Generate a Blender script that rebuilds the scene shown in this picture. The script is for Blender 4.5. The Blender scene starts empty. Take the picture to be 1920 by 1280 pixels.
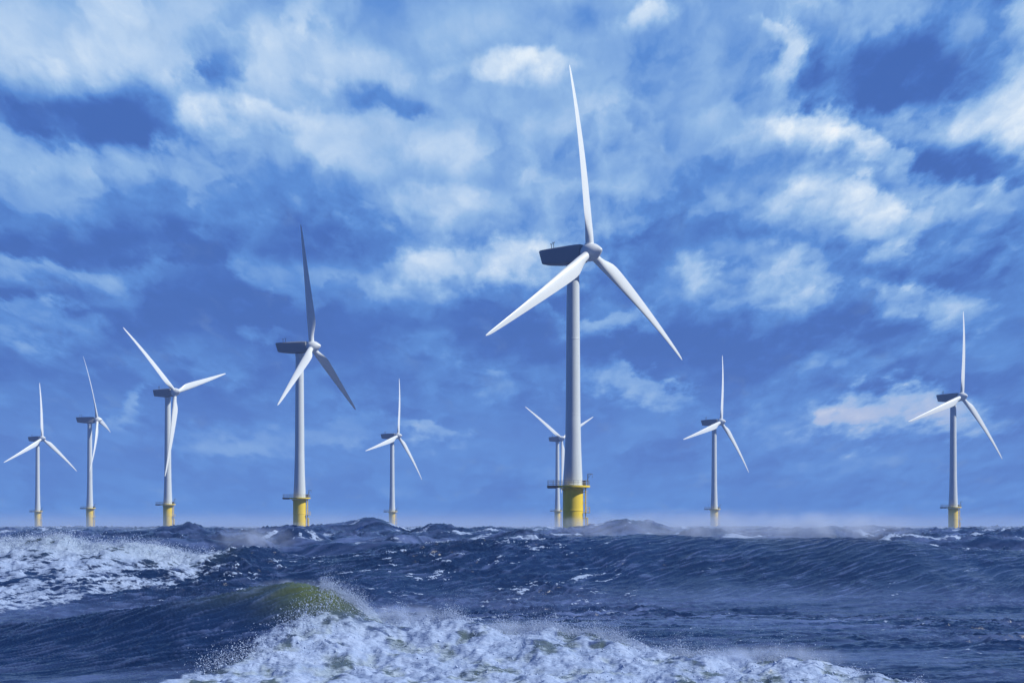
import bpy, bmesh, math, random
import numpy as np
from mathutils import Matrix, Vector

# ------------------------------------------------------------------ camera, sky, sun, exposure
C = bpy.context.scene
F, HX, HY = 3045.0, 960.0, 985.0          # focal length and horizon, used to lay the place out in metres
CAM_H = 7.0
cam = bpy.data.cameras.new('camera'); cam_o = bpy.data.objects.new('camera', cam)
C.collection.objects.link(cam_o); C.camera = cam_o
cam_o.location = (0, 0, CAM_H); cam_o.rotation_euler = (math.radians(90), 0, 0)
cam.sensor_width = 36; cam.lens = 36 * F / 1920; cam.shift_y = 345 / 1920
cam.clip_start = 0.5; cam.clip_end = 60000

SUN_AZ = math.radians(79)                 # to the right of the direction back to the camera
SUN_EL = math.radians(42)
sun_dir = Vector((math.sin(SUN_AZ) * math.cos(SUN_EL), -math.cos(SUN_AZ) * math.cos(SUN_EL), math.sin(SUN_EL)))
sl = bpy.data.lights.new('sun', 'SUN'); sl.energy = 5.0; sl.angle = math.radians(0.5); sl.color = (1.0, 0.985, 0.93)
so = bpy.data.objects.new('sun', sl); C.collection.objects.link(so)
so.rotation_euler = (-sun_dir).to_track_quat('-Z', 'Y').to_euler()
so.location = sun_dir * 400

C.view_settings.view_transform = 'Standard'; C.view_settings.look = 'None'
C.view_settings.exposure = 0.0; C.view_settings.gamma = 1.0
C.render.engine = 'CYCLES'
C.cycles.use_denoising = True
try: C.cycles.denoiser = 'OPENIMAGEDENOISE'
except Exception: pass
C.cycles.sample_clamp_direct = 4.0; C.cycles.max_bounces = 6; C.cycles.diffuse_bounces = 2; C.cycles.glossy_bounces = 3
C.cycles.volume_bounces = 2; C.cycles.transmission_bounces = 2

world = bpy.data.worlds.new('World'); C.world = world; world.use_nodes = True
NT = world.node_tree

class G:
    """small helper to write node graphs"""
    def __init__(s, nt): s.nt = nt; nt.nodes.clear()
    def n(s, t, **kw):
        o = s.nt.nodes.new(t)
        for k, v in kw.items(): setattr(o, k, v)
        return o
    def put(s, sock, v):
        if isinstance(v, bpy.types.NodeSocket): s.nt.links.new(v, sock)
        elif v is not None: sock.default_value = v
    def m(s, op, a, b=None, c=None, clamp=False):
        o = s.n('ShaderNodeMath', operation=op, use_clamp=clamp)
        s.put(o.inputs[0], a); s.put(o.inputs[1], b); s.put(o.inputs[2], c)
        return o.outputs[0]
    def v(s, op, a, b=None, sc=None):
        o = s.n('ShaderNodeVectorMath', operation=op)
        s.put(o.inputs[0], a); s.put(o.inputs[1], b)
        if sc is not None: s.put(o.inputs['Scale'], sc)
        return o.outputs['Value'] if op in ('LENGTH', 'DOT_PRODUCT') else o.outputs['Vector']
    def comb(s, x, y, z=0.0):
        o = s.n('ShaderNodeCombineXYZ'); s.put(o.inputs[0], x); s.put(o.inputs[1], y); s.put(o.inputs[2], z); return o.outputs[0]
    def sep(s, a):
        o = s.n('ShaderNodeSeparateXYZ'); s.put(o.inputs[0], a); return o.outputs
    def noise(s, vec, scale, detail=8, rough=0.55, dist=0.0, out='Fac', lac=2.0):
        o = s.n('ShaderNodeTexNoise'); s.put(o.inputs['Vector'], vec)
        s.put(o.inputs['Scale'], scale); s.put(o.inputs['Detail'], detail); s.put(o.inputs['Roughness'], rough)
        s.put(o.inputs['Distortion'], dist); s.put(o.inputs['Lacunarity'], lac)
        return o.outputs[out]
    def ramp(s, fac, stops, interp='LINEAR'):
        o = s.n('ShaderNodeValToRGB'); s.put(o.inputs[0], fac); cr = o.color_ramp; cr.interpolation = interp
        while len(cr.elements) < len(stops): cr.elements.new(0.5)
        for e, (p, c) in zip(cr.elements, stops):
            e.position = p; e.color = (*c, 1) if len(c) == 3 else c
        return o.outputs[0]
    def maprange(s, v, a, b, c=0.0, d=1.0, kind='SMOOTHSTEP'):
        o = s.n('ShaderNodeMapRange', interpolation_type=kind)
        for i, x in enumerate((v, a, b, c, d)): s.put(o.inputs[i], x)
        return o.outputs[0]
    def mix(s, f, a, b, kind='MIX'):
        o = s.n('ShaderNodeMix', data_type='RGBA', blend_type=kind)
        s.put(o.inputs[0], f); s.put(o.inputs[6], a); s.put(o.inputs[7], b)
        return o.outputs[2]
    def link(s, a, b): s.nt.links.new(a, b)

def lin(r, g, b):
    f = lambda c: (c / 255 / 12.92) if c < 10 else ((c / 255 + 0.055) / 1.055) ** 2.4
    return (f(r), f(g), f(b))

# cloud banks of the stormy sky: direction (given in the survey units above), half sizes, tilt, brightness
CLOUDS = [
 (90,60,260,80,0,.14),(60,215,270,45,2,-.26),(290,205,120,55,-28,-.22),(20,165,230,45,0,-.12),(430,115,45,60,15,-.26),
 (560,105,170,70,0,.22),(490,212,130,26,0,.24),(360,140,50,40,0,.12),(720,192,130,22,8,-.22),(700,120,80,40,0,.10),
 (925,112,75,22,0,.30),(1015,122,80,30,0,.36),(870,30,110,55,0,.14),(850,290,90,40,10,.16),(830,400,120,42,8,.20),
 (690,250,150,70,0,.08),(110,305,200,30,0,.10),(60,455,330,30,0,-.15),(480,440,300,40,0,-.10),(1110,230,80,60,0,.14),
 (1205,28,45,30,-20,.36),(1075,40,60,25,0,-.10),(1485,85,32,70,8,.42),(1450,40,30,18,0,.25),(1610,140,100,75,0,-.30),(1720,130,110,80,0,-.24),
 (1870,195,130,50,0,.30),(1900,60,50,90,0,.24),(1530,235,90,42,10,.50),(1640,280,90,26,28,.34),(1810,295,150,40,10,-.34),
 (1690,320,60,35,0,-.18),(1590,375,150,50,8,.34),(1740,40,70,40,0,.10),(1250,290,90,70,0,-.10),(1010,330,120,60,0,.02),
 (880,500,200,42,-2,.44),(990,515,70,30,0,.10),(70,515,180,32,0,.16),(1310,500,50,42,0,.34),(1490,525,95,50,8,.30),(1680,462,60,32,0,.26),
 (1400,455,60,25,0,.14),(1745,572,105,42,8,.38),(1640,560,50,30,0,.1),(1130,592,110,24,4,.24),(1300,645,420,32,0,-.12),(70,620,110,38,4,.32),(500,612,40,14,0,.14),
 (240,760,28,45,0,.22),(440,838,130,26,0,.13),(800,800,75,22,16,.26),(650,808,120,26,0,.12),(1205,730,85,28,18,.34),(1100,720,30,20,0,.1),
 (1680,768,135,50,0,.54),(1600,800,60,36,0,.25),(1790,790,60,30,0,.15),(900,712,40,28,0,.16),(320,585,340,60,0,-.10),(820,650,90,20,0,.10),(1500,690,380,26,0,-.06),
 (1560,655,80,16,0,.12),(1420,790,60,24,0,.08),(300,700,200,40,0,-.04),
]

def build_sky():
    g = G(NT)
    d = g.v('NORMALIZE', g.n('ShaderNodeTexCoord').outputs['Generated'])
    x, y, z = g.sep(d)
    az = g.m('ARCTAN2', x, y); el = g.m('ARCSINE', z)
    s = g.m('DIVIDE', 1.0, g.m('ADD', g.m('MAXIMUM', el, 0.0), 0.20))
    P = g.comb(g.m('MULTIPLY', az, g.m('MULTIPLY', s, 1.45)), g.m('MULTIPLY', s, 0.62), 0.0)
    # billow warp shared by the banks and the fine structure
    w1 = g.v('SUBTRACT', g.noise(P, 2.6, 4, 0.6, 0, 'Color'), (0.5, 0.5, 0.5))
    w2 = g.v('SUBTRACT', g.noise(P, 9.0, 6, 0.62, 0, 'Color'), (0.5, 0.5, 0.5))
    q = g.comb(az, el, 0.0)
    q = g.v('ADD', q, g.v('MULTIPLY', w1, (0.070, 0.040, 0.0)))
    q = g.v('ADD', q, g.v('MULTIPLY', w2, (0.060, 0.040, 0.0)))
    tot = None
    for (cx, cy, rx, ry, rot, amp) in CLOUDS:
        mp = g.n('ShaderNodeMapping', vector_type='TEXTURE')
        g.put(mp.inputs['Vector'], q)
        mp.inputs['Location'].default_value = (math.atan((cx - HX) / F), math.atan((HY - cy) / math.hypot(F, cx - HX)), 0)
        mp.inputs['Rotation'].default_value = (0, 0, math.radians(-rot))
        mp.inputs['Scale'].default_value = (rx / F, ry / F, 1)
        if amp > 0.15:                      # sunlit heaps: crisp tops, soft bases
            t = g.maprange(g.sep(mp.outputs[0])[1], -0.5, 0.5)
            b = g.maprange(g.v('LENGTH', mp.outputs[0]), g.m('MULTIPLY_ADD', t, -0.35, 1.65), g.m('MULTIPLY_ADD', t, 0.40, 0.05), 0.0, amp * 0.80)
        elif amp < -0.11:                   # shaded undersides: soft above, crisper flat bases
            t = g.maprange(g.sep(mp.outputs[0])[1], 0.5, -0.6)
            b = g.maprange(g.v('LENGTH', mp.outputs[0]), g.m('MULTIPLY_ADD', t, -0.40, 1.70), g.m('MULTIPLY_ADD', t, 0.45, 0.05), 0.0, amp)
        else:
            b = g.maprange(g.v('LENGTH', mp.outputs[0]), 1.6, 0.30, 0.0, amp)
        tot = b if tot is None else g.m('ADD', tot, b)
    base = g.sep(g.ramp(g.m('DIVIDE', el, 0.8, clamp=True), [(p / 0.8, (v, v, v)) for p, v in
            [(0.0, .30), (.03, .25), (.07, .215), (.12, .19), (.165, .26), (.20, .37), (.26, .44), (.32, .46), (.45, .27), (.8, .14)]]))[0]  # overhead stops, out of view, darkened so steep wave faces reflect less light
    Pw = g.v('ADD', P, g.v('MULTIPLY', w2, (0.10, 0.10, 0.0)))
    n1 = g.noise(Pw, 3.0, 10, 0.56, 0.0)
    n1b = g.noise(g.v('ADD', Pw, (0.030, 0.028, 0.0)), 3.0, 10, 0.56, 0.0)
    n2 = g.noise(Pw, 9.0, 8, 0.58, 0.0)
    vo = g.n('ShaderNodeTexVoronoi', feature='SMOOTH_F1', voronoi_dimensions='2D'); vo.normalize = True
    g.put(vo.inputs['Vector'], g.v('ADD', P, g.v('MULTIPLY', w2, (0.16, 0.16, 0)))); vo.inputs['Scale'].default_value = 7.0; vo.inputs['Detail'].default_value = 3.0
    vo.inputs['Roughness'].default_value = 0.55; vo.inputs['Smoothness'].default_value = 0.35
    puff = g.m('SUBTRACT', 0.36, vo.outputs['Distance'])
    n4 = g.noise(P, 60.0, 4, 0.6, 0.0)
    emb = g.m('MULTIPLY', g.m('SUBTRACT', n1, n1b), 1.0)
    vis = g.maprange(el, 0.0, 0.20, 0.30, 1.05)
    lit = g.maprange(tot, -0.1, 0.35, 0.25, 1.0)
    fine = g.m('ADD', g.m('ADD', emb, g.m('MULTIPLY', g.m('SUBTRACT', n1, 0.5), 0.55)),
               g.m('ADD', g.m('MULTIPLY', g.m('SUBTRACT', n2, 0.5), 0.17), g.m('MULTIPLY', g.m('SUBTRACT', n4, 0.5), 0.04)))
    fine = g.m('ADD', fine, g.m('MULTIPLY', puff, g.m('MULTIPLY', lit, 0.34)))
    tot = g.m('MULTIPLY', tot, g.m('MULTIPLY_ADD', n2, 1.3, 0.36))
    # torn, detailed patches between smooth sheets; more of them up to the right
    patch = g.maprange(g.m('ADD', g.noise(P, 1.7, 3, 0.5), g.m('MULTIPLY', az, 0.5)), 0.42, 0.68, 0.45, 1.1)
    # overlapping sheets: a crisp upper edge, shading away downwards
    sheets = None
    for (off, sc, am) in ((3.7, 1.9, 0.15), (8.3, 3.4, 0.11)):
        nn = g.noise(g.v('ADD', Pw, (off, off * 0.7, 0.0)), sc, 9, 0.52, 0.0)
        up = g.noise(g.v('ADD', Pw, (off, off * 0.7 + 0.16 / sc, 0.0)), sc, 3, 0.5, 0.0)
        e = g.m('MULTIPLY', g.maprange(nn, 0.475, 0.535), g.maprange(g.m('SUBTRACT', up, nn), -0.10, 0.10, 1.0, 0.25))
        e = g.m('MULTIPLY', g.m('SUBTRACT', e, 0.3), am)
        sheets = e if sheets is None else g.m('ADD', sheets, e)
    fine = g.m('ADD', g.m('MULTIPLY', fine, patch), sheets)
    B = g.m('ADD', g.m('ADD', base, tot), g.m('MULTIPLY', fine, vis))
    # the shaded bases never get darker than a slate blue
    B = g.m('SMOOTH_MAX', B, 0.115, 0.12)
    # unseen sky behind and beside the camera, darkened to deepen turbine shade
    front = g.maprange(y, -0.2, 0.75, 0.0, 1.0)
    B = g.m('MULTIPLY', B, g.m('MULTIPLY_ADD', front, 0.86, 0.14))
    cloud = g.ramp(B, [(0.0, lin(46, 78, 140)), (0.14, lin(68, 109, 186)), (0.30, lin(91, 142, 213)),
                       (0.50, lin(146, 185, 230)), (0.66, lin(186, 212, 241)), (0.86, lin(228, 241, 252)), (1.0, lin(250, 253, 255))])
    # warm tint on the low sunlit puffs
    warm = g.m('MULTIPLY', g.maprange(el, 0.11, 0.05, 0.0, 1.0), g.maprange(B, 0.42, 0.70, 0.0, 0.6))
    cloud = g.mix(warm, cloud, (*lin(186, 186, 210), 1))
    sky = g.n('ShaderNodeTexSky'); sky.sky_type = 'NISHITA'; sky.sun_disc = False
    sky.sun_elevation = SUN_EL; sky.sun_rotation = math.pi - SUN_AZ
    sky.air_density = 1.0; sky.dust_density = 0.6; sky.ozone_density = 2.0
    cover = g.maprange(n2, 0.25, 0.45, 0.90, 1.0)
    col = g.mix(cover, sky.outputs[0], g.v('SCALE', cloud, None, 10.0))
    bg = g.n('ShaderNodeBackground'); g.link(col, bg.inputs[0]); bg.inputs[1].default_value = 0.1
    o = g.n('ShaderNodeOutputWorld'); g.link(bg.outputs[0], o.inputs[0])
build_sky()
try:
    world.cycles.sampling_method = 'MANUAL'; world.cycles.sample_map_resolution = 512
except Exception: pass

# ------------------------------------------------------------------ helpers
def tag(o, label=None, cat=None, group=None, kind=None):
    if label: o['label'] = label
    if cat: o['category'] = cat
    if group: o['group'] = group
    if kind: o['kind'] = kind
    return o

def link_mesh(name, me, mat, parent=None):
    o = bpy.data.objects.new(name, me); C.collection.objects.link(o)
    if mat and not me.materials: me.materials.append(mat)
    if parent: o.parent = parent
    return o

def np_mesh(name, verts, faces, smooth=True):
    """verts (n,3), faces (m,k) -> mesh, fast"""
    me = bpy.data.meshes.new(name); k = faces.shape[1]
    me.vertices.add(len(verts)); me.vertices.foreach_set('co', np.ascontiguousarray(verts, np.float32).ravel())
    me.loops.add(faces.size); me.loops.foreach_set('vertex_index', np.ascontiguousarray(faces, np.int32).ravel())
    me.polygons.add(len(faces)); me.polygons.foreach_set('loop_start', np.arange(0, faces.size, k, dtype=np.int32))
    me.polygons.foreach_set('use_smooth', np.full(len(faces), smooth))
    me.update(calc_edges=True)
    return me

# perlin noise, vectorised
_r = np.random.RandomState(7)
_perm = _r.permutation(4096).astype(np.int32)
_ang = _r.uniform(0, 2 * np.pi, 4096); _gx = np.cos(_ang).astype(np.float32); _gy = np.sin(_ang).astype(np.float32)
def perlin(x, y, seed=0):
    x = x.astype(np.float32); y = y.astype(np.float32)
    xi = np.floor(x).astype(np.int32); yi = np.floor(y).astype(np.int32)
    fx = x - xi; fy = y - yi
    u = fx * fx * fx * (fx * (fx * 6 - 15) + 10); v = fy * fy * fy * (fy * (fy * 6 - 15) + 10)
    def gr(ix, iy, dx, dy):
        h = _perm[(_perm[(ix + seed * 57) & 4095] + iy) & 4095]
        return _gx[h] * dx + _gy[h] * dy
    a = gr(xi, yi, fx, fy); b = gr(xi + 1, yi, fx - 1, fy)
    c = gr(xi, yi + 1, fx, fy - 1); d = gr(xi + 1, yi + 1, fx - 1, fy - 1)
    return 1.5 * ((a + (b - a) * u) * (1 - v) + (c + (d - c) * u) * v)
def fbm(x, y, oct=4, seed=0, gain=0.5):
    s = 0; a = 1.0; f = 1.0
    for i in range(oct):
        s = s + a * perlin(x * f + 17.3 * i, y * f - 9.1 * i, seed + i); a *= gain; f *= 2.03
    return s
def ridged(x, y, oct=4, seed=0, gain=0.5):
    s = 0; a = 1.0; f = 1.0; n = 0
    for i in range(oct):
        s = s + a * (1 - np.abs(perlin(x * f + 11.7 * i, y * f + 5.3 * i, seed + i))) ** 2; n += a; a *= gain; f *= 2.03
    return s / n
def sst(x, a, b):
    t = np.clip((x - a) / (b - a), 0, 1); return t * t * (3 - 2 * t)
def rot(x, y, deg):
    c, s = math.cos(math.radians(deg)), math.sin(math.radians(deg)); return x * c + y * s, -x * s + y * c

# ------------------------------------------------------------------ the sea
BASE = -0.6
def crest(pts):
    """survey points (px, py, distance) -> smooth functions of x: crest distance and crest height"""
    p = np.array(pts, float)
    X = (p[:, 0] - HX) / F * p[:, 2]; Z = CAM_H - (p[:, 1] - HY) / F * p[:, 2]
    gx = np.linspace(X[0] - 60, X[-1] + 60, 3000); k = np.hanning(61); k /= k.sum()
    def sm(v):
        a = np.interp(gx, X, v); return np.convolve(np.pad(a, 30, 'edge'), k, 'valid')
    d, zz = sm(p[:, 2]), sm(Z)
    return (lambda x: np.interp(x, gx, d)), (lambda x: np.interp(x, gx, zz))

R_d, R_z = crest([(-900,1040,162),(-300,1024,164),(0,1012,166),(70,1007,166),(200,1014,167),(300,1022,168),(395,1042,169),(450,1021,171),
  (500,1023,172),(560,1044,173),(650,1036,175),(760,1020,178),(900,1013,181),(1050,1013,184),(1230,1002,187),(1400,1008,188),(1600,1009,189),
  (1700,1015,189),(1800,1030,189),(1920,1036,189),(2400,1044,188)])
F_d, F_z = crest([(-900,1215,92),(0,1182,91),(200,1152,90),(350,1130,89),(450,1107,89),(560,1094,89),(620,1101,89),(660,1130,88.5),(700,1158,88),
  (760,1166,88),(860,1172,87),(960,1192,86),(1040,1192,85.5),(1130,1202,85),(1250,1232,83),(1340,1240,82),(1450,1238,80.5),(1550,1246,79),
  (1640,1272,77),(1720,1292,75),(2000,1310,72),(2600,1320,70)])
HUMPS = [ # far seas: px, py of the crest, distance, half width in px, front, back
 (1150,972,352,150,26,26),(1330,986,300,120,20,24),(670,967,405,110,24,30),(830,979,372,80,20,26),(350,982,300,120,20,24),(560,985,262,75,13,18),
 (120,990,330,120,24,30),(1860,999,255,130,14,20),(1540,988,330,160,26,30),(960,992,330,110,22,26),(-150,985,300,140,20,30),(2150,985,300,160,20,30),(480,1001,240,60,10,14),(760,1000,252,90,12,16)]

RIDGES = [(226,3.9,0.10,131,13,16),(256,4.7,-0.08,141,14,18),(292,5.1,0.06,151,16,22),(338,5.6,-0.05,161,18,24),(395,5.7,0.08,171,20,28),(465,6.1,-0.06,181,24,30),(560,6.2,0.05,191,28,36),(680,6.4,0,201,34,44),(840,6.5,0.03,211,40,50)]
def heights(x, y):
    near = sst(y, 30, 55)
    z = np.full_like(x, BASE)
    # swell
    far = sst(y, 205, 300); farther = sst(y, 420, 700)
    wx = x + 14 * fbm(x / 70, y / 70, 2, 3); wy = y + 14 * fbm(x / 70 + 9, y / 70, 2, 5)
    sw = (ridged(wx / 95, wy / 48, 3, 11, 0.45) - 0.52)
    z += sw * (0.7 + 1.2 * far + 2.0 * farther)
    # big wave with its steep face towards the shore
    rd, rz = R_d(x), R_z(x)
    rd = rd + 1.6 * perlin(x / 11, y * 0 + 3.1, 21) + 0.7 * perlin(x / 3.7, y * 0 + 1.1, 23)
    t = y - rd
    fw = 16.0 + 1.5 * sst(x, -10, 20)
    sh = np.where(t < 0, np.exp(-np.power(np.abs(t) / fw, 1.65)), np.exp(-np.power(np.abs(t) / 15.0, 1.5)))
    rA = np.maximum(rz - BASE, 0); z += rA * sh - 0.95 * np.exp(-((t + 38) / 14) ** 2)
    # breaking wave near the camera
    fd, fz = F_d(x), F_z(x)
    fd = fd + 0.55 * perlin(x / 5.0, y * 0 + 7.7, 31)
    tf = y - fd
    sf = np.where(tf < 0, np.exp(-np.power(np.abs(tf) / 6.2, 1.5)), np.exp(-np.power(np.abs(tf) / 9.0, 1.45)))
    fA = np.maximum(fz - BASE, 0); z += fA * sf
    lump = fbm(x / 9.0, y / 7.0, 3, 35, 0.55)
    for (d, zc, sl, sd, wf, wb) in RIDGES:
        yc = d + sl * x + 9 * perlin(x / 42, x * 0 + sd, sd) + 3 * perlin(x / 13, x * 0 + 2.2, sd + 1)
        tt = y - yc
        top = zc + 1.3 * perlin(x / 34, x * 0 + 5.1, sd + 2) + 0.5 * perlin(x / 12, x * 0 + 1.7, sd + 3)
        hh = BASE - 4 + (top - BASE + 4) * np.where(tt < 0, np.exp(-np.power(np.abs(tt) / wf, 1.2)), np.exp(-np.power(np.abs(tt) / wb, 1.3))) + 0.3 * lump
        z = np.logaddexp(1.6 * z, 1.6 * hh) / 1.6
    for (px, py, d, hw, wf, wb) in HUMPS:
        cx = (px - HX) / F * d; cz = CAM_H - (py - HY) / F * d; hwm = hw / F * d
        yc = d + 0.22 * (x - cx) + 5 * perlin(x / 17, x * 0 + d, 37) + 1.5 * perlin(x / 5, x * 0 + d, 38)
        tt = y - yc
        hh = BASE - 4 + (cz - 0.15 - BASE + 4) * (1 + 0.10 * perlin(x / 12, x * 0 + d, 39)) * np.exp(-np.abs((x - cx) / (1.75 * hwm)) ** 1.9) * \
              np.where(tt < 0, np.exp(-np.power(np.abs(tt) / wf, 1.15)), np.exp(-np.power(np.abs(tt) / wb, 1.3))) + 0.35 * lump
        z = np.logaddexp(1.6 * z, 1.6 * hh) / 1.6
    z = z * near + BASE * (1 - near)

    # ---- wind chop, drawn out along the wind over the faces
    face = sst(t, -34, -22) * sst(t, 5, 1)
    facef = sst(tf, -14, -8) * sst(tf, 3, 0) * sst(x, -7, -11)
    aF, bF = rot(x, y, 43); aG, bG = rot(x, y, 27)
    wf1 = 0.35 * fbm(x / 14, y / 14, 2, 121)
    grain = ridged(aF / 9.0 + wf1, bF / 1.30 + 2.2 * wf1, 4, 123, 0.55) - 0.57
    grainf = ridged(aG / 5.5 + wf1, bG / 0.62 + 2.2 * wf1, 4, 127, 0.55) - 0.57
    grain2 = ridged(aF / 6.0 + wf1, bF / 0.62 + 2.2 * wf1, 3, 125, 0.55) - 0.57
    z += face * (0.46 * grain + 0.20 * grain2) * (0.7 + 0.6 * fbm(x / 13, y / 13, 2, 129)) + 0.36 * facef * grainf
    a1, b1 = rot(x, y, 34); a2, b2 = rot(x, y, 16)
    wob = 0.5 * fbm(x / 9, y / 9, 2, 41)
    chop1 = ridged(a1 / 9.0 + wob, b1 / 2.6 + wob, 3, 43, 0.5) - 0.57
    chop2 = ridged(a2 / 5.0 + wob, b2 / 1.25 + 0.5 * wob, 3, 47, 0.55) - 0.57
    chop3 = fbm(a1 / 1.8, b1 / 0.55, 2, 53, 0.55)
    chop4 = ridged(a2 / 8.0 + wob, b2 / 3.5 + wob, 4, 49, 0.55) - 0.57
    amp = 0.75 + 0.5 * fbm(x / 22, y / 22, 2, 59)
    rough_patch = sst(x, 24, 4) * sst(x, -46, -22) * np.exp(-((y - 166) / 26) ** 2)       # short steep chop on the middle of the big wave
    calm = sst(x, 2, 16) * face * 0.72
    nearw = np.exp(-((y - 84) / 12.0) ** 2)
    z += near * np.clip(amp, 0.2, 1.4) * (1 - calm) * (0.62 * chop1 * (0.8 - 0.35 * nearw) + (0.40 + 0.62 * rough_patch - 0.22 * face - 0.16 * nearw) * chop2 + (0.06 + 0.06 * rough_patch - 0.02 * nearw) * chop3
         + (1.5 * far + 0.85 * rough_patch) * chop4)

    # ---- where the water is broken into foam
    fo = np.zeros_like(x)
    # left breaker: foam from its crest down its face
    s1, s2 = rot(x, y, 24)
    st = 0.5 * ridged(s1 / 12.0 + 0.4 * wob, s2 / 2.2 + 0.6 * wob, 4, 61, 0.6) + 0.5 * ridged(aF / 10.0 + wf1, bF / 1.2 + 2 * wf1, 4, 63, 0.6)
    cl = fbm(x / 5.0, y / 5.0, 4, 67, 0.6)
    pxl = x / np.maximum(y, 1) * F + HX
    foot = -29.0 + 1.10 * (x + 47) + 1.2 * wob            # lower limit of the broken water on the face
    left = sst(x, -26, -34) * sst(t - foot, -1.5, 2.5) * sst(t, 3.5, 0.5)
    left2 = sst(x, -22, -36) * np.exp(-((t - foot - 0.5) / 1.7) ** 2)
    top = np.exp(-((t + 2.5) / 4.0) ** 2)
    fl = left * np.clip(0.45 + 1.35 * (st - 0.5) + 0.34 * cl + 0.34 * top, 0, 1)
    fo = np.maximum(fo, np.clip(fl, 0, 1)); fo = np.maximum(fo, left2 * np.clip(0.66 + 0.9 * (st - 0.5), 0, 1))
    # foreground surf
    cl2 = fbm(x / 2.6, y / 3.4, 4, 71, 0.6)
    # left limit of the surf runs diagonally down the front of the wave
    lim = sst(x + 9.0 + 0.55 * (fd - y) + 1.3 * cl2 * 0.8, -0.6, 1.6)
    e = tf + 0.5 * cl2
    surf_top = sst(e, 1.4, -0.2)
    surf_r = sst(x, 19.5, 17.2)
    body = lim * surf_top * surf_r * sst(x, -19.5, -15.5)
    fo2 = body * np.clip(0.66 + 0.62 * cl2 + 0.22 * sst(-tf, 2, 6) + 0.25 * sst(tf, -1.6, 0.2), 0, 1)
    fo = np.maximum(fo, fo2)
    # flecks of white on the chop
    fl3 = sst(0.6 * chop2 + 0.35 * chop1 + 0.5 * grain + 0.12 * chop3, 0.16, 0.24) * rough_patch * sst(perlin(x / 6, y / 5, 73), -0.1, 0.3)
    fl4 = sst(chop2 + 0.45 * chop1, 0.33, 0.44) * 0.7 * sst(perlin(x / 11, y / 8, 79), 0.12, 0.5)
    fo = np.maximum(fo, np.maximum(fl3 * 0.85, fl4))
    # streaks behind the big wave
    bk = far * sst(ridged(a2 / 40, b2 / 9, 3, 83), 0.70, 0.86) * 0.8
    bk2 = np.exp(-((y - 214 - 0.12 * x) / 5) ** 2) * sst(x, -12, 0) * sst(x, 34, 20) * (0.55 + 0.4 * cl)
    fo = np.maximum(fo, np.maximum(bk, np.clip(bk2, 0, 1)))
    # wind torn lip of the right hand crest
    lip = sst(x, 46, 50) * np.exp(-((t - 0.5) / 1.4) ** 2) * (0.5 + 0.5 * cl)
    fo = np.maximum(fo, np.clip(lip, 0, 0.8))

    # ---- foam is heaped up
    heap = fbm(x / 2.4, y / 2.8, 3, 89, 0.5); heap2 = fbm(x / 0.75, y / 0.85, 3, 97, 0.6)
    z += body * (0.30 * heap + 0.075 * heap2 + 0.12) * sst(-tf, -1.5, 1.0)
    z += left * (0.05 * top + fl * (0.10 + 0.70 * fbm(x / 5.5, y / 5.5, 3, 90, 0.5) + 0.30 * heap + 0.10 * heap2))
    # thin green water under the lip of the near wave
    thin = np.exp(-((x + 10.4) / 2.6) ** 2) * sst(tf, -5.5, -0.6) * sst(tf, 2.2, 0.3)
    thin = np.maximum(thin, 0.34 * np.exp(-((x + 13.5) / 3.6) ** 2) * np.exp(-((tf + 0.6) / 1.4) ** 2))
    thin = np.maximum(thin, 0.55 * body * sst(cl2 + 0.5 * heap, 0.05, -0.5))
    thin = np.maximum(thin, 0.35 * left * top)
    veil = sst(fbm(a2 / 16 + wob, b2 / 2.6 + wob, 4, 103, 0.6), -0.5, 0.7) * (1 - face) * (1 - facef) * (0.5 + 0.5 * sst(fbm(x / 30, y / 24, 2, 107), -0.5, 0.5))
    veil = veil + face * 0.58 * sst(grain + 0.6 * grain2 + 0.15 * cl, 0.10, 0.40) + facef * 0.75 * sst(grainf + 0.15 * cl2, 0.08, 0.36) + 0.9 * face * np.exp(-((t + 31) / 7.0) ** 2)
    veil = np.maximum(veil, 0.9 * body)
    veil = np.clip(veil * (1 - 0.35 * sst(x, -2, -20) * nearw), 0, 1)
    return z, fo, np.clip(thin, 0, 1), veil

def build_sea():
    rows = [np.array([-400, -150, -60, -20, 5, 25]), np.exp(np.arange(math.log(40), math.log(66), 0.012))]
    rows.append(np.exp(np.arange(math.log(66), math.log(235), 0.00125)))
    rows.append(np.exp(np.arange(math.log(235.3), math.log(520), 0.0022)))
    rows.append(np.exp(np.arange(math.log(521), math.log(2600), 0.008)))
    rows.append(np.array([2700, 3000, 3500, 4200, 5200, 7000, 10000, 15000, 24000]))
    Y = np.concatenate(rows)
    inner = np.linspace(-0.41, 0.41, 1300)
    outer = 0.41 + np.cumsum(0.004 * 1.22 ** np.arange(24))
    S = np.concatenate([-outer[::-1], inner, outer])
    W = np.maximum(Y, 45.0)                       # rows stop narrowing close to the shore
    X = W[:, None] * S[None, :]; YY = np.repeat(Y[:, None], len(S), 1)
    x, y = X.ravel(), YY.ravel()
    z, fo, th, veil = heights(x, y)
    nr, nc = X.shape
    i = np.arange((nr - 1) * nc).reshape(nr - 1, nc)[:, :-1].ravel()
    faces = np.stack([i, i + 1, i + nc + 1, i + nc], 1)
    me = np_mesh('sea', np.stack([x, y, z], 1), faces)
    for nme, v in (('foam', fo), ('thin', th), ('veil', veil)):
        a = me.attributes.new(nme, 'FLOAT', 'POINT'); a.data.foreach_set('value', v.astype(np.float32))
    return me

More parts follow.
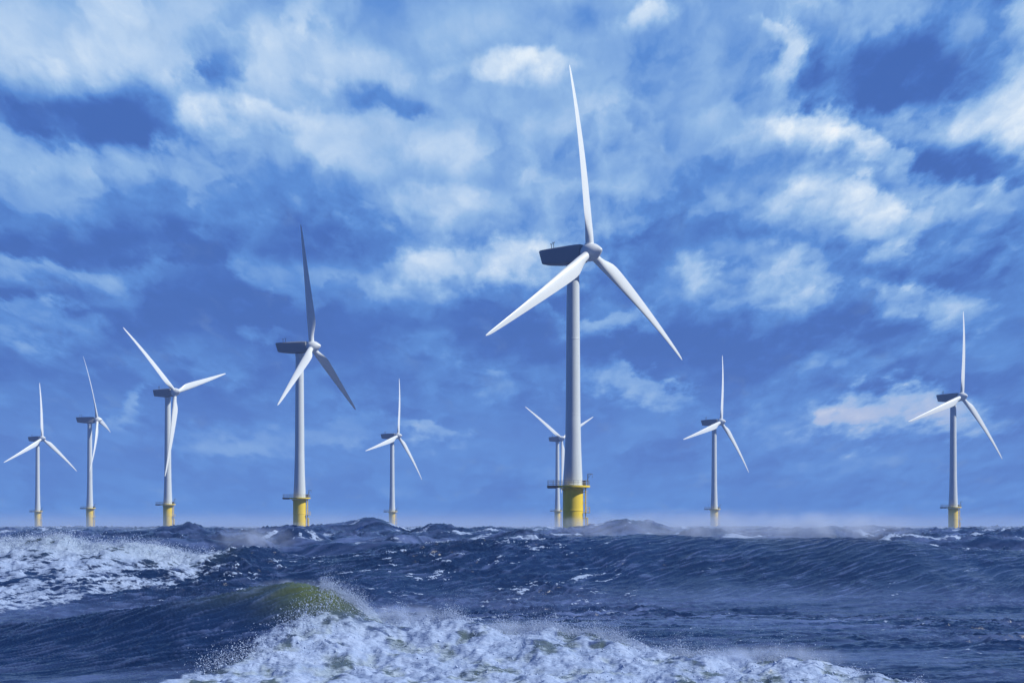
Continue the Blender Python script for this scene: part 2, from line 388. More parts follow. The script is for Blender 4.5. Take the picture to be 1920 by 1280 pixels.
def sea_material():
    m = bpy.data.materials.new('stormy_sea_water'); m.use_nodes = True; g = G(m.node_tree)
    pos = g.n('ShaderNodeNewGeometry').outputs['Position']
    foam = g.n('ShaderNodeAttribute', attribute_name='foam').outputs['Fac']
    thin = g.n('ShaderNodeAttribute', attribute_name='thin').outputs['Fac']
    mp = g.n('ShaderNodeMapping'); g.put(mp.inputs[0], pos); mp.inputs['Rotation'].default_value = (0, 0, math.radians(-26)); mp.inputs['Scale'].default_value = (0.42, 1.0, 1.0)
    al = mp.outputs[0]
    r1 = g.noise(al, 2.1, 6, 0.6, 0.4); r2 = g.noise(al, 7.0, 4, 0.6, 0.2)
    h = g.m('ADD', g.m('MULTIPLY', r1, 0.16), g.m('MULTIPLY', r2, 0.05))
    bp = g.n('ShaderNodeBump'); bp.inputs['Strength'].default_value = 0.5; bp.inputs['Distance'].default_value = 1.0; g.link(h, bp.inputs['Height'])
    body = g.noise(pos, 0.045, 3, 0.5)
    col = g.mix(g.maprange(body, 0.35, 0.65), (*lin(15, 34, 66), 1), (*lin(22, 43, 80), 1))
    veil = g.n('ShaderNodeAttribute', attribute_name='veil').outputs['Fac']
    vn = g.noise(al, 0.9, 6, 0.6, 0.6)
    col = g.mix(g.m('MULTIPLY', veil, g.maprange(vn, 0.25, 0.7, 0.35, 0.95)), col, (*lin(96, 114, 160), 1))
    col = g.mix(thin, col, (*lin(80, 93, 50), 1))
    water = g.n('ShaderNodeBsdfPrincipled'); g.link(col, water.inputs['Base Color'])
    water.inputs['Roughness'].default_value = 0.2; water.inputs['IOR'].default_value = 1.333; g.link(bp.outputs[0], water.inputs['Normal'])
    # foam: broken up by a fine lacy pattern
    mq = g.n('ShaderNodeMapping'); g.put(mq.inputs[0], pos); mq.inputs['Rotation'].default_value = (0, 0, math.radians(-52)); mq.inputs['Scale'].default_value = (0.38, 1.0, 1.0)
    f1 = g.noise(mq.outputs[0], 0.95, 7, 0.60, 1.4); f2 = g.noise(mq.outputs[0], 3.4, 4, 0.58, 0.8)
    br = g.m('ADD', g.m('MULTIPLY', g.m('SUBTRACT', f1, 0.5), 1.2), g.m('MULTIPLY', g.m('SUBTRACT', f2, 0.5), 0.9))
    vz = g.n('ShaderNodeTexVoronoi', feature='DISTANCE_TO_EDGE'); vz.inputs['Scale'].default_value = 0.9
    g.put(vz.inputs['Vector'], g.v('ADD', mq.outputs[0], g.v('MULTIPLY', g.noise(pos, 0.8, 4, 0.6, 0, 'Color'), (1.6, 1.6, 1.6))))
    brl = g.m('ADD', br, g.maprange(vz.outputs['Distance'], 0.0, 0.32, 0.22, -0.16))
    fac = g.maprange(g.m('ADD', foam, g.m('MULTIPLY', brl, g.maprange(foam, 0.02, 0.3, 0.0, 1.0))), 0.36, 0.80, 0.0, 0.96)
    f0 = g.noise(al, 0.42, 5, 0.6, 0.8)
    fcol = g.mix(g.m('MULTIPLY_ADD', f0, 0.9, g.m('MULTIPLY_ADD', f2, 0.8, -0.35), clamp=True), (*lin(112, 136, 174), 1), (*lin(178, 195, 222), 1))
    fcol = g.mix(g.m('MULTIPLY', thin, 0.45), fcol, (*lin(140, 150, 110), 1))
    fb = g.n('ShaderNodeBump'); fb.inputs['Strength'].default_value = 0.55; fb.inputs['Distance'].default_value = 0.35
    g.link(g.m('ADD', f2, g.m('MULTIPLY', f1, 0.8)), fb.inputs['Height'])
    fm = g.n('ShaderNodeBsdfPrincipled'); g.link(fcol, fm.inputs['Base Color']); fm.inputs['Roughness'].default_value = 0.85
    fm.inputs['Specular IOR Level'].default_value = 0.2; g.link(fb.outputs[0], fm.inputs['Normal'])
    mx = g.n('ShaderNodeMixShader'); g.link(fac, mx.inputs[0]); g.link(water.outputs[0], mx.inputs[1]); g.link(fm.outputs[0], mx.inputs[2])
    o = g.n('ShaderNodeOutputMaterial'); g.link(mx.outputs[0], o.inputs[0])
    return m

sea = link_mesh('sea', build_sea(), sea_material()); tag(sea, kind='structure')

# ------------------------------------------------------------------ paints
def paint(name, col, rough=0.45, var=0.08, streak=0.0, metallic=0.0):
    m = bpy.data.materials.new(name); m.use_nodes = True; g = G(m.node_tree)
    p = g.n('ShaderNodeTexCoord').outputs['Object']
    n = g.noise(p, 0.9, 6, 0.6)
    mp = g.n('ShaderNodeMapping'); g.put(mp.inputs[0], p); mp.inputs['Scale'].default_value = (2.2, 2.2, 0.06)
    s = g.noise(mp.outputs[0], 1.6, 5, 0.6)
    d = g.m('ADD', g.m('MULTIPLY', g.m('SUBTRACT', n, 0.5), var * 2), g.m('MULTIPLY', g.m('SUBTRACT', s, 0.5), streak * 2))
    c = g.v('SCALE', col, None, g.m('ADD', 1.0, d))
    b = g.n('ShaderNodeBsdfPrincipled'); g.link(c, b.inputs['Base Color'])
    g.link(g.m('ADD', rough, g.m('MULTIPLY', g.m('SUBTRACT', n, 0.5), 0.25)), b.inputs['Roughness']); b.inputs['Metallic'].default_value = metallic
    o = g.n('ShaderNodeOutputMaterial'); g.link(b.outputs[0], o.inputs[0])
    return m
M_GREY = paint('light_grey_paint', (0.59, 0.645, 0.65), 0.42, 0.05, 0.10)
M_BLADE = paint('blade_gelcoat', (0.68, 0.72, 0.71), 0.38, 0.03, 0.03)
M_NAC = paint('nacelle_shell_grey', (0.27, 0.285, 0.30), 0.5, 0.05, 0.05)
M_YEL = paint('safety_yellow_paint', (0.82, 0.60, 0.04), 0.5, 0.06, 0.14)
M_STEEL = paint('galvanised_steel', (0.30, 0.32, 0.34), 0.5, 0.08, 0.0, 0.5)
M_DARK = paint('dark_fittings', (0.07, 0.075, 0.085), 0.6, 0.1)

# ------------------------------------------------------------------ wind turbine parts (shared mesh data)
def finish(bm, name, smooth_angle=40):
    bmesh.ops.recalc_face_normals(bm, faces=bm.faces)
    me = bpy.data.meshes.new(name); bm.to_mesh(me); bm.free()
    me.polygons.foreach_set('use_smooth', np.full(len(me.polygons), True))
    try: me.set_sharp_from_angle(angle=math.radians(smooth_angle))
    except Exception: pass
    return me
def lathe(bm, prof, seg=48, axis='Z', cap=True):
    rings = []
    for (r, h) in prof:
        ring = []
        for k in range(seg):
            a = 2 * math.pi * k / seg
            if axis == 'Z': co = (r * math.cos(a), r * math.sin(a), h)
            else: co = (h, r * math.cos(a), r * math.sin(a))
            ring.append(bm.verts.new(co))
        rings.append(ring)
    for a, b in zip(rings, rings[1:]):
        for k in range(seg):
            bm.faces.new((a[k], a[(k + 1) % seg], b[(k + 1) % seg], b[k]))
    if cap:
        bm.faces.new(rings[0][::-1]); bm.faces.new(rings[-1])
def tube(bm, pts, r, seg=8):
    pts = [Vector(p) for p in pts]; rings = []
    for i, p in enumerate(pts):
        t = (pts[min(i + 1, len(pts) - 1)] - pts[max(i - 1, 0)]).normalized()
        u = t.cross(Vector((0, 0, 1)) if abs(t.z) < 0.9 else Vector((1, 0, 0))).normalized(); w = t.cross(u)
        rings.append([bm.verts.new(p + r * (math.cos(2 * math.pi * k / seg) * u + math.sin(2 * math.pi * k / seg) * w)) for k in range(seg)])
    for a, b in zip(rings, rings[1:]):
        for k in range(seg): bm.faces.new((a[k], a[(k + 1) % seg], b[(k + 1) % seg], b[k]))
    bm.faces.new(rings[0][::-1]); bm.faces.new(rings[-1])
def box(bm, lo, hi, bev=0.0):
    r = bmesh.ops.create_cube(bm, size=1.0); vs = r['verts']
    c = [(a + b) / 2 for a, b in zip(lo, hi)]; s = [b - a for a, b in zip(lo, hi)]
    for v in vs: v.co = Vector((c[0] + v.co.x * s[0], c[1] + v.co.y * s[1], c[2] + v.co.z * s[2]))
    if bev: bmesh.ops.bevel(bm, geom=list({e for v in vs for e in v.link_edges}), offset=bev, segments=2, affect='EDGES')

PLAT, HUB = 16.4, 71.0                     # platform and hub height of the nearest machine
TOWER_H = HUB - 2.15 - PLAT

def tower_mesh():
    prof = [(2.36, 0), (2.36, 0.25), (2.27, 0.3), (2.18, 2.5), (2.07, 5), (1.95, 8), (1.83, 12), (1.74, 16.7)]
    bm = bmesh.new()
    pr = list(prof)
    pr += [(1.735, 16.75), (1.76, 16.8), (1.76, 17.0), (1.73, 17.05), (1.66, 28), (1.60, 34.7), (1.625, 34.75), (1.625, 34.95), (1.60, 35.0), (1.53, 44), (1.46, TOWER_H - 0.9), (1.62, TOWER_H - 0.8), (1.62, TOWER_H)]
    lathe(bm, pr, 64)
    return finish(bm, 'tower', 14)
def pile_mesh():
    bm = bmesh.new()
    lathe(bm, [(2.38, -34), (2.38, -6.0), (2.44, -5.95), (2.44, -5.7), (2.40, -5.65), (2.40, -0.9), (2.52, -0.85), (2.52, -0.55)], 64)
    return finish(bm, 'transition_piece', 14)
def platform_outline():
    pts = []
    a0 = math.radians(27)
    for a in np.linspace(-math.pi + a0, math.pi - a0, 40): pts.append((4.0 * math.cos(a), 4.0 * math.sin(a)))
    pts += [(-6.1, 4.0 * math.sin(a0)), (-6.1, -4.0 * math.sin(a0))]
    return pts
def slab(bm, o, z0, z1):
    top = [bm.verts.new((x, y, z1)) for x, y in o]; bot = [bm.verts.new((x, y, z0)) for x, y in o]
    bm.faces.new(top); bm.faces.new(bot[::-1])
    for k in range(len(o)): bm.faces.new((top[k], bot[k], bot[(k + 1) % len(o)], top[(k + 1) % len(o)]))
def platform_mesh():
    bm = bmesh.new()
    slab(bm, [(4.0 * math.cos(a), 4.0 * math.sin(a)) for a in np.linspace(-math.pi, math.pi, 48, endpoint=False)], -0.42, 0.0)
    for a in np.linspace(0, 2 * math.pi, 12, endpoint=False):          # brackets under the deck
        tube(bm, [(2.3 * math.cos(a), 2.3 * math.sin(a), -1.2), (3.4 * math.cos(a), 3.4 * math.sin(a), -0.40)], 0.06, 6)
    return finish(bm, 'platform', 30)
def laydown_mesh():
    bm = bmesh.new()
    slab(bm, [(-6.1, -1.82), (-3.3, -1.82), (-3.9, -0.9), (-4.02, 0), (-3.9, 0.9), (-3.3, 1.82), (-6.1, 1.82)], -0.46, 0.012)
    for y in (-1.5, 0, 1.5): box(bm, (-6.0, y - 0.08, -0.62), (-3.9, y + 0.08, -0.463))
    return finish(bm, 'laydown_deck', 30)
def railing_mesh():
    bm = bmesh.new(); o = [Vector((x * 0.97, y * 0.97, 0)) for x, y in platform_outline()]
    n = len(o); path = []
    for k in range(n):
        a, b = o[k], o[(k + 1) % n]; m = max(1, int((b - a).length / 0.9))
        path += [a.lerp(b, i / m) for i in range(m)]
    path.append(path[0])
    for h in (0.4, 0.78, 1.18):
        tube(bm, [p + Vector((0, 0, h)) for p in path], 0.032, 5)
    acc = 0.0; last = None
    for p in path:
        if last is None or (p - last).length > 1.05:
            tube(bm, [p, p + Vector((0, 0, 1.2))], 0.04, 5); last = p
    return finish(bm, 'railing')
def crane_mesh():
    bm = bmesh.new(); x, y = 3.45, -0.7
    lathe_pts = [(x, y, 0), (x, y, 2.75)]
    tube(bm, lathe_pts, 0.11, 10)
    tube(bm, [(x, y, 2.62), (x + 0.35, y - 0.1, 2.78), (x + 1.15, y - 0.3, 2.66)], 0.075, 8)
    tube(bm, [(x, y, 1.75), (x + 0.75, y - 0.2, 2.68)], 0.05, 6)
    tube(bm, [(x + 1.08, y - 0.28, 2.65), (x + 1.08, y - 0.28, 2.1)], 0.02, 5)
    box(bm, (x + 1.0, y - 0.36, 1.95), (x + 1.16, y - 0.2, 2.12), 0.03)
    box(bm, (x - 0.22, y - 0.22, 0.9), (x + 0.1, y + 0.2, 1.4), 0.04)
    return finish(bm, 'davit_crane')
def cabinet_mesh():
    bm = bmesh.new(); box(bm, (2.35, -0.25, 0.01), (3.05, 0.75, 1.15), 0.05); box(bm, (2.3, -0.3, 1.15), (3.1, 0.8, 1.22), 0.02)
    return finish(bm, 'equipment_cabinet')
def landing_mesh():
    bm = bmesh.new()
    for dy in (-0.75, 0.05):
        tube(bm, [(2.95, dy, -0.5), (2.95, dy, -20)], 0.10, 8)
        tube(bm, [(3.35, dy, -7.5), (3.35, dy, -20)], 0.16, 8)
        for z in (-1.5, -4.0, -6.3, -7.7, -10.5, -13.5, -17): tube(bm, [(2.3, dy, z), (3.38 if z < -7 else 2.95, dy, z)], 0.07, 6)
    for k in range(60): tube(bm, [(2.95, -0.75, -0.7 - 0.3 * k), (2.95, 0.05, -0.7 - 0.3 * k)], 0.03, 5)
    for k in range(12):                                                 # safety hoops
        z = -1.2 - 0.42 * k
        tube(bm, [(2.95, -0.75, z)] + [(2.95 + 0.62 * math.sin(a), -0.35 - 0.40 * math.cos(a), z) for a in np.linspace(0.2, math.pi - 0.2, 7)] + [(2.95, 0.05, z)], 0.022, 4)
    box(bm, (2.5, -1.1, -6.45), (3.95, 0.5, -6.3), 0.02)                # rest platform
    for (x, y) in ((3.9, -1.05), (3.9, 0.45), (3.2, 0.45), (3.9, -0.3)): tube(bm, [(x, y, -6.3), (x, y, -5.1)], 0.035, 5)
    for h in (-5.7, -5.1): tube(bm, [(3.2, 0.45, h), (3.9, 0.45, h), (3.9, -1.05, h)], 0.03, 5)
    return finish(bm, 'boat_landing')
def nacelle_mesh():
    # stations from the rotor backwards (x, half width, z bottom, z top); x = 0 is the hub centre
    st = [(-1.75, 1.30, -1.60, 1.60), (-1.92, 1.70, -2.05, 2.00), (-3.2, 1.82, -2.16, 2.08), (-6.0, 1.85, -2.20, 2.10), (-9.0, 1.85, -1.98, 2.10),
          (-11.5, 1.82, -1.70, 2.08), (-13.5, 1.74, -1.45, 2.02), (-13.9, 1.60, -1.30, 1.88)]
    bm = bmesh.new(); rings = []; n = 32
    for i, (x, w, b, t) in enumerate(st):
        ring = []
        for k in range(n):
            a = 2 * math.pi * k / n; ca, sa = math.cos(a), math.sin(a); e = 0.24
            yy = w * math.copysign(abs(ca) ** e, ca); zz = (b + t) / 2 + (t - b) / 2 * math.copysign(abs(sa) ** e, sa)
            xx = x
            if i >= 5: xx = x + (i - 4) / 3 * 0.95 * max(0, min(1, (t - zz) / (t - b)))  # raked tail
            ring.append(bm.verts.new((xx, yy, zz)))
        rings.append(ring)
    for a, b in zip(rings, rings[1:]):
        for k in range(n): bm.faces.new((a[k], a[(k + 1) % n], b[(k + 1) % n], b[k]))
    bm.faces.new(rings[0][::-1]); bm.faces.new(rings[-1])
    return finish(bm, 'nacelle', 38)
def collar_mesh():
    bm = bmesh.new(); lathe(bm, [(1.40, -1.80), (1.50, -1.72), (1.50, -1.42), (1.40, -1.30)], 40, 'X'); return finish(bm, 'rotor_bearing_collar', 30)
def mast_mesh():
    bm = bmesh.new(); tube(bm, [(0, 0, 0), (0, 0, 1.55)], 0.07, 6); tube(bm, [(-0.3, 0, 1.35), (0.3, 0, 1.35)], 0.035, 5)
    for dx in (-0.3, 0.3): tube(bm, [(dx, 0, 1.35), (dx, 0, 1.65)], 0.05, 5)
    return finish(bm, 'weather_mast')
def hub_mesh():
    bm = bmesh.new()
    prof = [(1.40, -1.30), (1.76, -1.22), (2.04, -0.85), (2.14, -0.2), (2.12, 0.45), (1.98, 1.1), (1.70, 1.75), (1.32, 2.3), (0.86, 2.85), (0.48, 3.25), (0.2, 3.45), (0.05, 3.5)]
    lathe(bm, prof, 48, 'X')
    for k in range(3):                                                   # blade root collars
        s = bmesh.new(); lathe(s, [(1.12, 1.2), (1.12, 2.02), (1.06, 2.08)], 32)
        me = bpy.data.meshes.new('t'); s.to_mesh(me); s.free(); me.transform(Matrix.Rotation(-k * 2 * math.pi / 3, 4, 'X')); bm.from_mesh(me); bpy.data.meshes.remove(me)
    return finish(bm, 'rotor_hub', 32)
def blade_mesh(cone, bend, L=45.0):
    # leading edge towards +Y, thickness along X, span along Z
    R = [1.6, 2.1, 2.6, 3.6, 5.0, 6.5, 8.0, 9.5, 11, 13, 15, 18, 21, 24, 27, 30, 33, 36, 38.5, 40.5, 42.3, 43.6, 44.4, 44.85, 45.0]
    ch = [1.95, 1.95, 1.95, 2.05, 2.45, 2.95, 3.30, 3.46, 3.44, 3.32, 3.16, 2.92, 2.66, 2.40, 2.14, 1.89, 1.63, 1.38, 1.17, 1.00, 0.82, 0.64, 0.44, 0.26, 0.08]
    th = [1.0, 1.0, 1.0, .92, .70, .52, .42, .36, .32, .28, .26, .24, .22, .21, .20, .19, .19, .18, .18, .18, .18, .18, .18, .2, .3]
    n = 36; V = []; Fc = []
    for i, (r, c, t) in enumerate(zip(R, ch, th)):
        f = min(1, max(0, (r - 2.6) / 6.0)); f = f * f * (3 - 2 * f)      # circle -> aerofoil
        tw = math.radians(15 * (1 - min(1, r / 38)) ** 1.6 * f)
        q = (r / L); bx = cone * q - bend * q * q
        for k in range(n):
            a = 2 * math.pi * k / n
            cy, cx = 0.5 * c * math.cos(a), 0.5 * c * t * math.sin(a)
            u = 0.5 + 0.5 * math.cos(a)                                   # 1 at leading edge
            at = 1 - u; yt = 5 * t * (0.2969 * math.sqrt(at) - 0.126 * at - 0.3516 * at ** 2 + 0.2843 * at ** 3 - 0.1036 * at ** 4)
            ay = c * (u - 0.70); ax = c * yt * (1 if math.sin(a) >= 0 else -0.8) 
            yy = (1 - f) * cy + f * ay; xx = (1 - f) * cx + f * ax
            V.append((xx * math.cos(tw) - yy * math.sin(tw) * 1.0 + bx, xx * math.sin(tw) + yy * math.cos(tw), r))
    m = len(R)
    bm = bmesh.new(); vs = [bm.verts.new(v) for v in V]
    for i in range(m - 1):
        for k in range(n): bm.faces.new((vs[i * n + k], vs[i * n + (k + 1) % n], vs[(i + 1) * n + (k + 1) % n], vs[(i + 1) * n + k]))
    bm.faces.new(vs[:n][::-1]); bm.faces.new(vs[-n:])
    return finish(bm, 'blade', 50)

def make_turbine():
    root = bpy.data.objects.new('wind_turbine', None); C.collection.objects.link(root)
    tw = link_mesh('tower', tower_mesh(), M_GREY, root); tw.location.z = PLAT
    tp = link_mesh('transition_piece', pile_mesh(), M_YEL, root); tp.location.z = PLAT
    pf = link_mesh('platform', platform_mesh(), M_YEL, root); pf.location.z = PLAT
    link_mesh('railing', railing_mesh(), M_STEEL, pf)
    link_mesh('laydown_deck', laydown_mesh(), M_DARK, pf)  # dark colour is partly its grating, partly shade painted in on this side
    link_mesh('davit_crane', crane_mesh(), M_STEEL, pf)
    link_mesh('equipment_cabinet', cabinet_mesh(), M_DARK, pf)
    bl = link_mesh('boat_landing', landing_mesh(), M_YEL, root); bl.location.z = PLAT
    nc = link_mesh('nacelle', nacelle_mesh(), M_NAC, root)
    link_mesh('rotor_bearing_collar', collar_mesh(), M_BLADE, nc)
    mm = mast_mesh()
    for (x, y, z) in ((-11.6, 0.5, 2.05), (-10.2, -0.5, 2.07)):
        o = link_mesh('weather_mast', mm, M_DARK, nc); o.location = (x, y, z)
    hb = link_mesh('rotor_hub', hub_mesh(), M_BLADE, root)
    bme = blade_mesh(2.2, 4.5)
    for k in range(3): link_mesh('blade', bme, M_BLADE, hb)
    return root

def copy_tree(o, parent=None):
    c = o.copy(); C.collection.objects.link(c)
    if parent: c.parent = parent
    for ch in list(o.children): copy_tree(ch, c)
    return c

BLADE_FLAT = blade_mesh(1.4, 0.4); BLADE_FLAT.name = 'blade_unloaded'; BLADE_FLAT.materials.append(M_BLADE)
BLADE_NEAR = blade_mesh(2.4, 4.0); BLADE_NEAR.name = 'blade_near'; BLADE_NEAR.materials.append(M_BLADE)
TILT = math.radians(5)
def kind_of(o): return o.name.split('.')[0]
# hub px, hub py, distance, yaw, azimuth, platform py, pitch, label
FARM = [
 (1106,473,380,38.7,-0.5,910,4,'tallest nearest turbine with dark nacelle and wide yellow base, right of centre'),
 (585,650,598,14.9,-4.0,932.5,72,'second largest turbine, two of its three blades dark and edge-turned'),
 (328,735,839,30.6,-47.1,944.7,4,'turbine with blades in a tilted Y, one blade hanging down across its tower'),
 (1803,743.6,805,50.2,12.1,950.2,4,'rightmost turbine, in front of the pinkish cloud above the spray'),
 (182,787,1093,-1.2,-22.3,952,6,'far turbine seen side-on with its rotor almost edge-on, second from left'),
 (79,822,1284,29.1,3.6,958,5,'leftmost turbine, small and far, near the foaming breaker'),
 (746,817,1188,27.4,14.0,958.3,4,'smallest turbine standing between the two largest, with very short yellow base'),
 (1053,822,1329,47.4,-56.2,957,4,'far turbine half hidden behind the tower of the nearest turbine'),
 (1351.6,791,1026,38.7,13.9,953.6,4,'far turbine between the nearest turbine and the rightmost one'),
]
proto = make_turbine()
for i, (hx, hy, D, psi, phi, py, pitch, lab) in enumerate(FARM):
    t = proto if i == 0 else copy_tree(proto)
    tag(t, 'white ' + lab, 'wind turbine', 'wind turbines standing in the sea')
    psi, phi = math.radians(psi), math.radians(phi)
    nvec = Vector((math.cos(psi) * math.cos(TILT), -math.sin(psi) * math.cos(TILT), math.sin(TILT)))
    hubp = Vector(((hx - HX) / F * D, D, CAM_H + (HY - hy) / F * D))
    base = Vector((hubp.x - 4.9 * math.cos(psi), D + 4.9 * math.sin(psi), 0))
    t.location = base
    pz = CAM_H + (HY - py) / F * base.y
    R = Matrix.Rotation(-psi, 4, 'Z') @ Matrix.Rotation(-TILT, 4, 'Y')
    for ch in t.children:
        k = kind_of(ch)
        if k in ('transition_piece', 'platform', 'boat_landing'): ch.location.z = pz
        elif k == 'tower':
            ch.location.z = pz; ch.scale.z = (hubp.z - 0.35 - 2.15 - pz) / TOWER_H
        elif k == 'nacelle':
            ch.matrix_local = Matrix.Translation(hubp - base) @ Matrix.Rotation(-psi, 4, 'Z') @ Matrix.Rotation(-math.radians(1.2), 4, 'Y')
        elif k == 'rotor_hub':
            ch.matrix_local = Matrix.Translation(hubp - base) @ R @ Matrix.Rotation(-phi, 4, 'X')
            for j, b in enumerate(ch.children):
                if i == 0: b.data = BLADE_NEAR
                if i == 1: b.data = BLADE_FLAT
                b.matrix_local = Matrix.Rotation(-j * 2 * math.pi / 3, 4, 'X') @ Matrix.Rotation(math.radians(pitch), 4, 'Z')

# ------------------------------------------------------------------ spray
def spray_material():
    m = bpy.data.materials.new('spray_droplets'); m.use_nodes = True; g = G(m.node_tree)
    b = g.n('ShaderNodeBsdfPrincipled'); b.inputs['Roughness'].default_value = 0.5
    p = g.n('ShaderNodeNewGeometry').outputs['Position']
    g.link(g.mix(g.noise(p, 3.0, 3), (*lin(140, 162, 200), 1), (*lin(190, 205, 228), 1)), b.inputs['Base Color'])
    o = g.n('ShaderNodeOutputMaterial'); g.link(b.outputs[0], o.inputs[0]); return m
def surface_z(x, y): return heights(np.asarray(x, float), np.asarray(y, float))[0]

def build_spray():
    rs = np.random.RandomState(11); P = []; S = []
    def add(x, y, h, size):
        z = surface_z(x, y) + h; P.append(np.stack([x, y, z], 1)); S.append(size * np.exp(rs.normal(-0.08, 0.38, len(size))))
    # along the top of the near surf: dense froth close to it, thinning upwards, in bursts
    def surf(n, hs, s0, s1, back):
        x = rs.uniform(-10.5, 19.0, n * 2)
        burst = np.clip(0.5 + 1.0 * fbm(x / 2.2, x * 0 + 4.4, 3, 101), 0.03, 1.3)
        k = rs.uniform(0, 1.2, n * 2) < burst; x = x[k][:n]; burst = burst[k][:n]
        y = F_d(x) + rs.normal(0.1, back, len(x))
        h = rs.exponential(1.0, len(x)) * hs * burst
        x = x + 0.5 * h * rs.normal(0.4, 0.5, len(x))
        add(x, y, h - 0.05, rs.uniform(s0, s1, len(x)) * (1 - 0.35 * np.clip(h, 0, 1)))
    surf(70000, 0.20, 0.006, 0.025, 0.6)
    surf(20000, 0.48, 0.005, 0.017, 0.8)
    # droplets thrown ahead of the left limit of the surf
    n = 4200; tt = rs.choice(rs.uniform(0, 1, 22), n) + rs.normal(0, 0.035, n); x = -9.4 - 5.2 * tt + rs.normal(0, 0.5, n); y = 87.5 - 9.0 * tt + rs.normal(0, 0.7, n)
    add(x, y, rs.exponential(0.22, n), rs.uniform(0.006, 0.026, n))
    # over the foam itself
    n = 5000; x = rs.uniform(-13, 18, n); y = F_d(x) - rs.uniform(0.5, 10, n); k = (x + 9.0 + 0.55 * (F_d(x) - y)) > 0
    add(x[k], y[k], rs.exponential(0.07, k.sum()), rs.uniform(0.006, 0.028, k.sum()))
    # thin veil of drops in the trough behind the surf
    n = 3500; x = rs.uniform(0, 16, n); y = F_d(x) + rs.uniform(0, 7, n); add(x, y, rs.exponential(0.4, n), rs.uniform(0.005, 0.017, n))
    # crest of the left breaker
    n = 14000; x = rs.uniform(-60, -31, n); y = R_d(x) + rs.normal(-1.2, 1.6, n); add(x, y, rs.exponential(0.25, n), rs.uniform(0.010, 0.040, n))
    P = np.concatenate(P); S = np.concatenate(S)
    o = np.array([(1, 0, 0), (-1, 0, 0), (0, 1, 0), (0, -1, 0), (0, 0, 1), (0, 0, -1)], float)
    fc = np.array([(0, 2, 4), (2, 1, 4), (1, 3, 4), (3, 0, 4), (2, 0, 5), (1, 2, 5), (3, 1, 5), (0, 3, 5)])
    st = rs.uniform(0.7, 1.4, (len(P), 1, 3))
    V = P[:, None, :] + o[None] * S[:, None, None] * st
    Fc = fc[None] + 6 * np.arange(len(P))[:, None, None]
    return np_mesh('sea_spray', V.reshape(-1, 3), Fc.reshape(-1, 3))
spray = link_mesh('sea_spray', build_spray(), spray_material())
tag(spray, 'white spray drops flying off the breaking waves in the foreground', 'sea spray', kind='stuff')

# ------------------------------------------------------------------ air
def volume_box(name, lo, hi, dens, col, aniso=0.0):
    bm = bmesh.new(); box(bm, lo, hi); me = finish(bm, name)
    m = bpy.data.materials.new(name); m.use_nodes = True; g = G(m.node_tree)
    v = g.n('ShaderNodeVolumePrincipled'); v.inputs['Density'].default_value = dens; v.inputs['Color'].default_value = (*col, 1); v.inputs['Anisotropy'].default_value = aniso
    o = g.n('ShaderNodeOutputMaterial'); g.link(v.outputs[0], o.inputs['Volume'])
    return tag(link_mesh(name, me, m), kind='stuff')
volume_box('haze', (-1500, -60, -45), (1500, 2700, 160), 0.00014, (0.42, 0.60, 1.0))

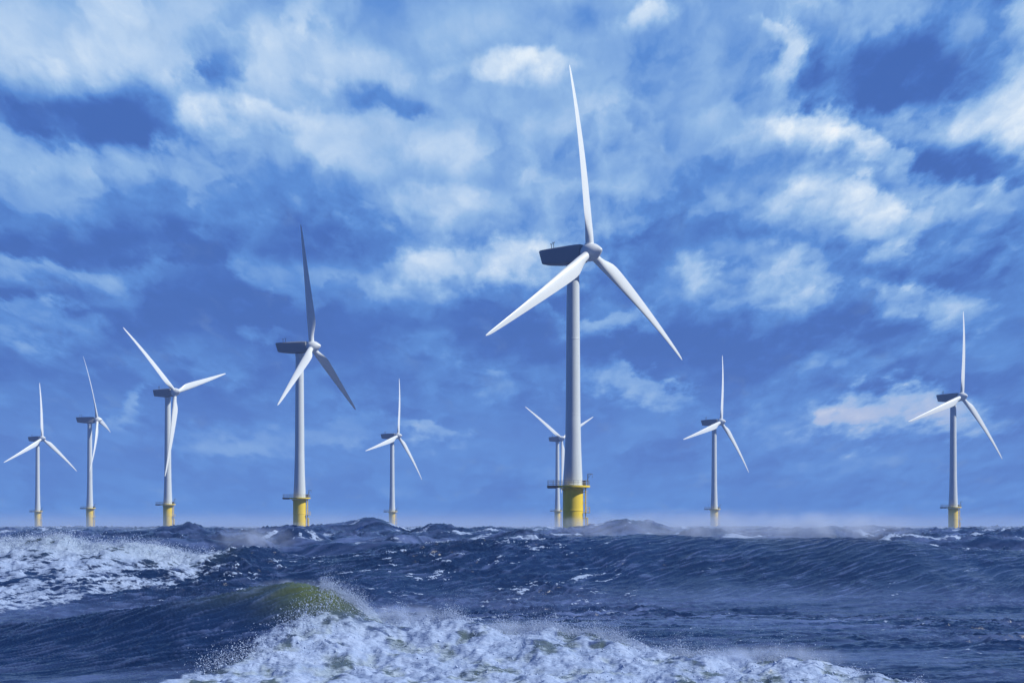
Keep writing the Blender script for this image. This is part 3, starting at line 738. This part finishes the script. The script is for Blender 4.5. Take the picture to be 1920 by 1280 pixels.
def mist(name, label, cat, px, py, d, radii, dens, yaw=0.0, soft=0.55, scale=0.35, flat=False):
    """a drifting bank of spray: an ellipsoid of air filled with uneven fine droplets"""
    bm = bmesh.new(); bmesh.ops.create_icosphere(bm, subdivisions=3, radius=1.0)
    o = link_mesh(name, finish(bm, name), None)
    m = bpy.data.materials.new(name + '_air'); m.use_nodes = True; g = G(m.node_tree)
    p = g.n('ShaderNodeTexCoord').outputs['Object']; w = g.n('ShaderNodeNewGeometry').outputs['Position']
    fall = g.maprange(g.v('LENGTH', p), 1.0, 1.0 - soft * 1.6 if soft < 0.6 else 0.0)
    if flat: D = g.m('MULTIPLY', fall, dens)
    else: D = g.m('MULTIPLY', g.m('MULTIPLY', fall, g.maprange(g.noise(w, scale, 4, 0.6, 0.6), 0.30, 0.80)), dens)
    v = g.n('ShaderNodeVolumePrincipled'); g.link(D, v.inputs['Density']); v.inputs['Color'].default_value = (0.74, 0.84, 1.0, 1)
    oo = g.n('ShaderNodeOutputMaterial'); g.link(v.outputs[0], oo.inputs['Volume']); o.data.materials.append(m)
    o.location = ((px - HX) / F * d, d, CAM_H - (py - HY) / F * d); o.scale = radii; o.rotation_euler.z = math.radians(yaw)
    return tag(o, label, cat, kind='stuff')
mist('spindrift', 'long pale veil of spindrift blown off the crest of the big wave at right', 'spindrift', 1330, 990, 192, (24, 5, 2.7), 0.42)
mist('spindrift', 'dense puff of spindrift below the rightmost turbine', 'spindrift', 1575, 990, 192, (12, 4, 2.6), 0.55)
mist('spindrift', 'plume of spindrift torn from the dark peak beside the left breaker', 'spindrift', 480, 1010, 174, (5.5, 3, 1.7), 0.55, scale=0.6)
mist('spindrift', 'wisps of spindrift over the green crest of the near wave', 'spindrift', 550, 1098, 90, (2.6, 1.2, 0.5), 1.2, scale=1.4)
mist('spray_cloud', 'white spray cloud where the near crest starts to collapse', 'spray', 760, 1158, 88, (3.4, 1.6, 0.9), 1.5, scale=1.2)
mist('spray_cloud', 'white spray cloud over the middle of the near surf', 'spray', 960, 1186, 86, (4.5, 1.6, 0.8), 1.4, scale=1.2)
mist('spray_cloud', 'white spray cloud over the right end of the near surf', 'spray', 1440, 1232, 81, (5.0, 1.6, 0.8), 1.4, scale=1.2)
mist('spray_cloud', 'white spray bursting round the yellow foot of the nearest turbine', 'spray', 1079, 984, 376, (6.5, 4, 2.4), 0.22, scale=0.4)
mist('spray_cloud', 'spray round the yellow foot of the second largest turbine', 'spray', 560, 988, 592, (8, 5, 2.6), 0.16, scale=0.4)
mist('sea_mist', 'low pale mist lying on the sea round the turbine feet', 'mist', 960, 985, 900, (900, 640, 9), 0.0015, soft=0.9, flat=True)
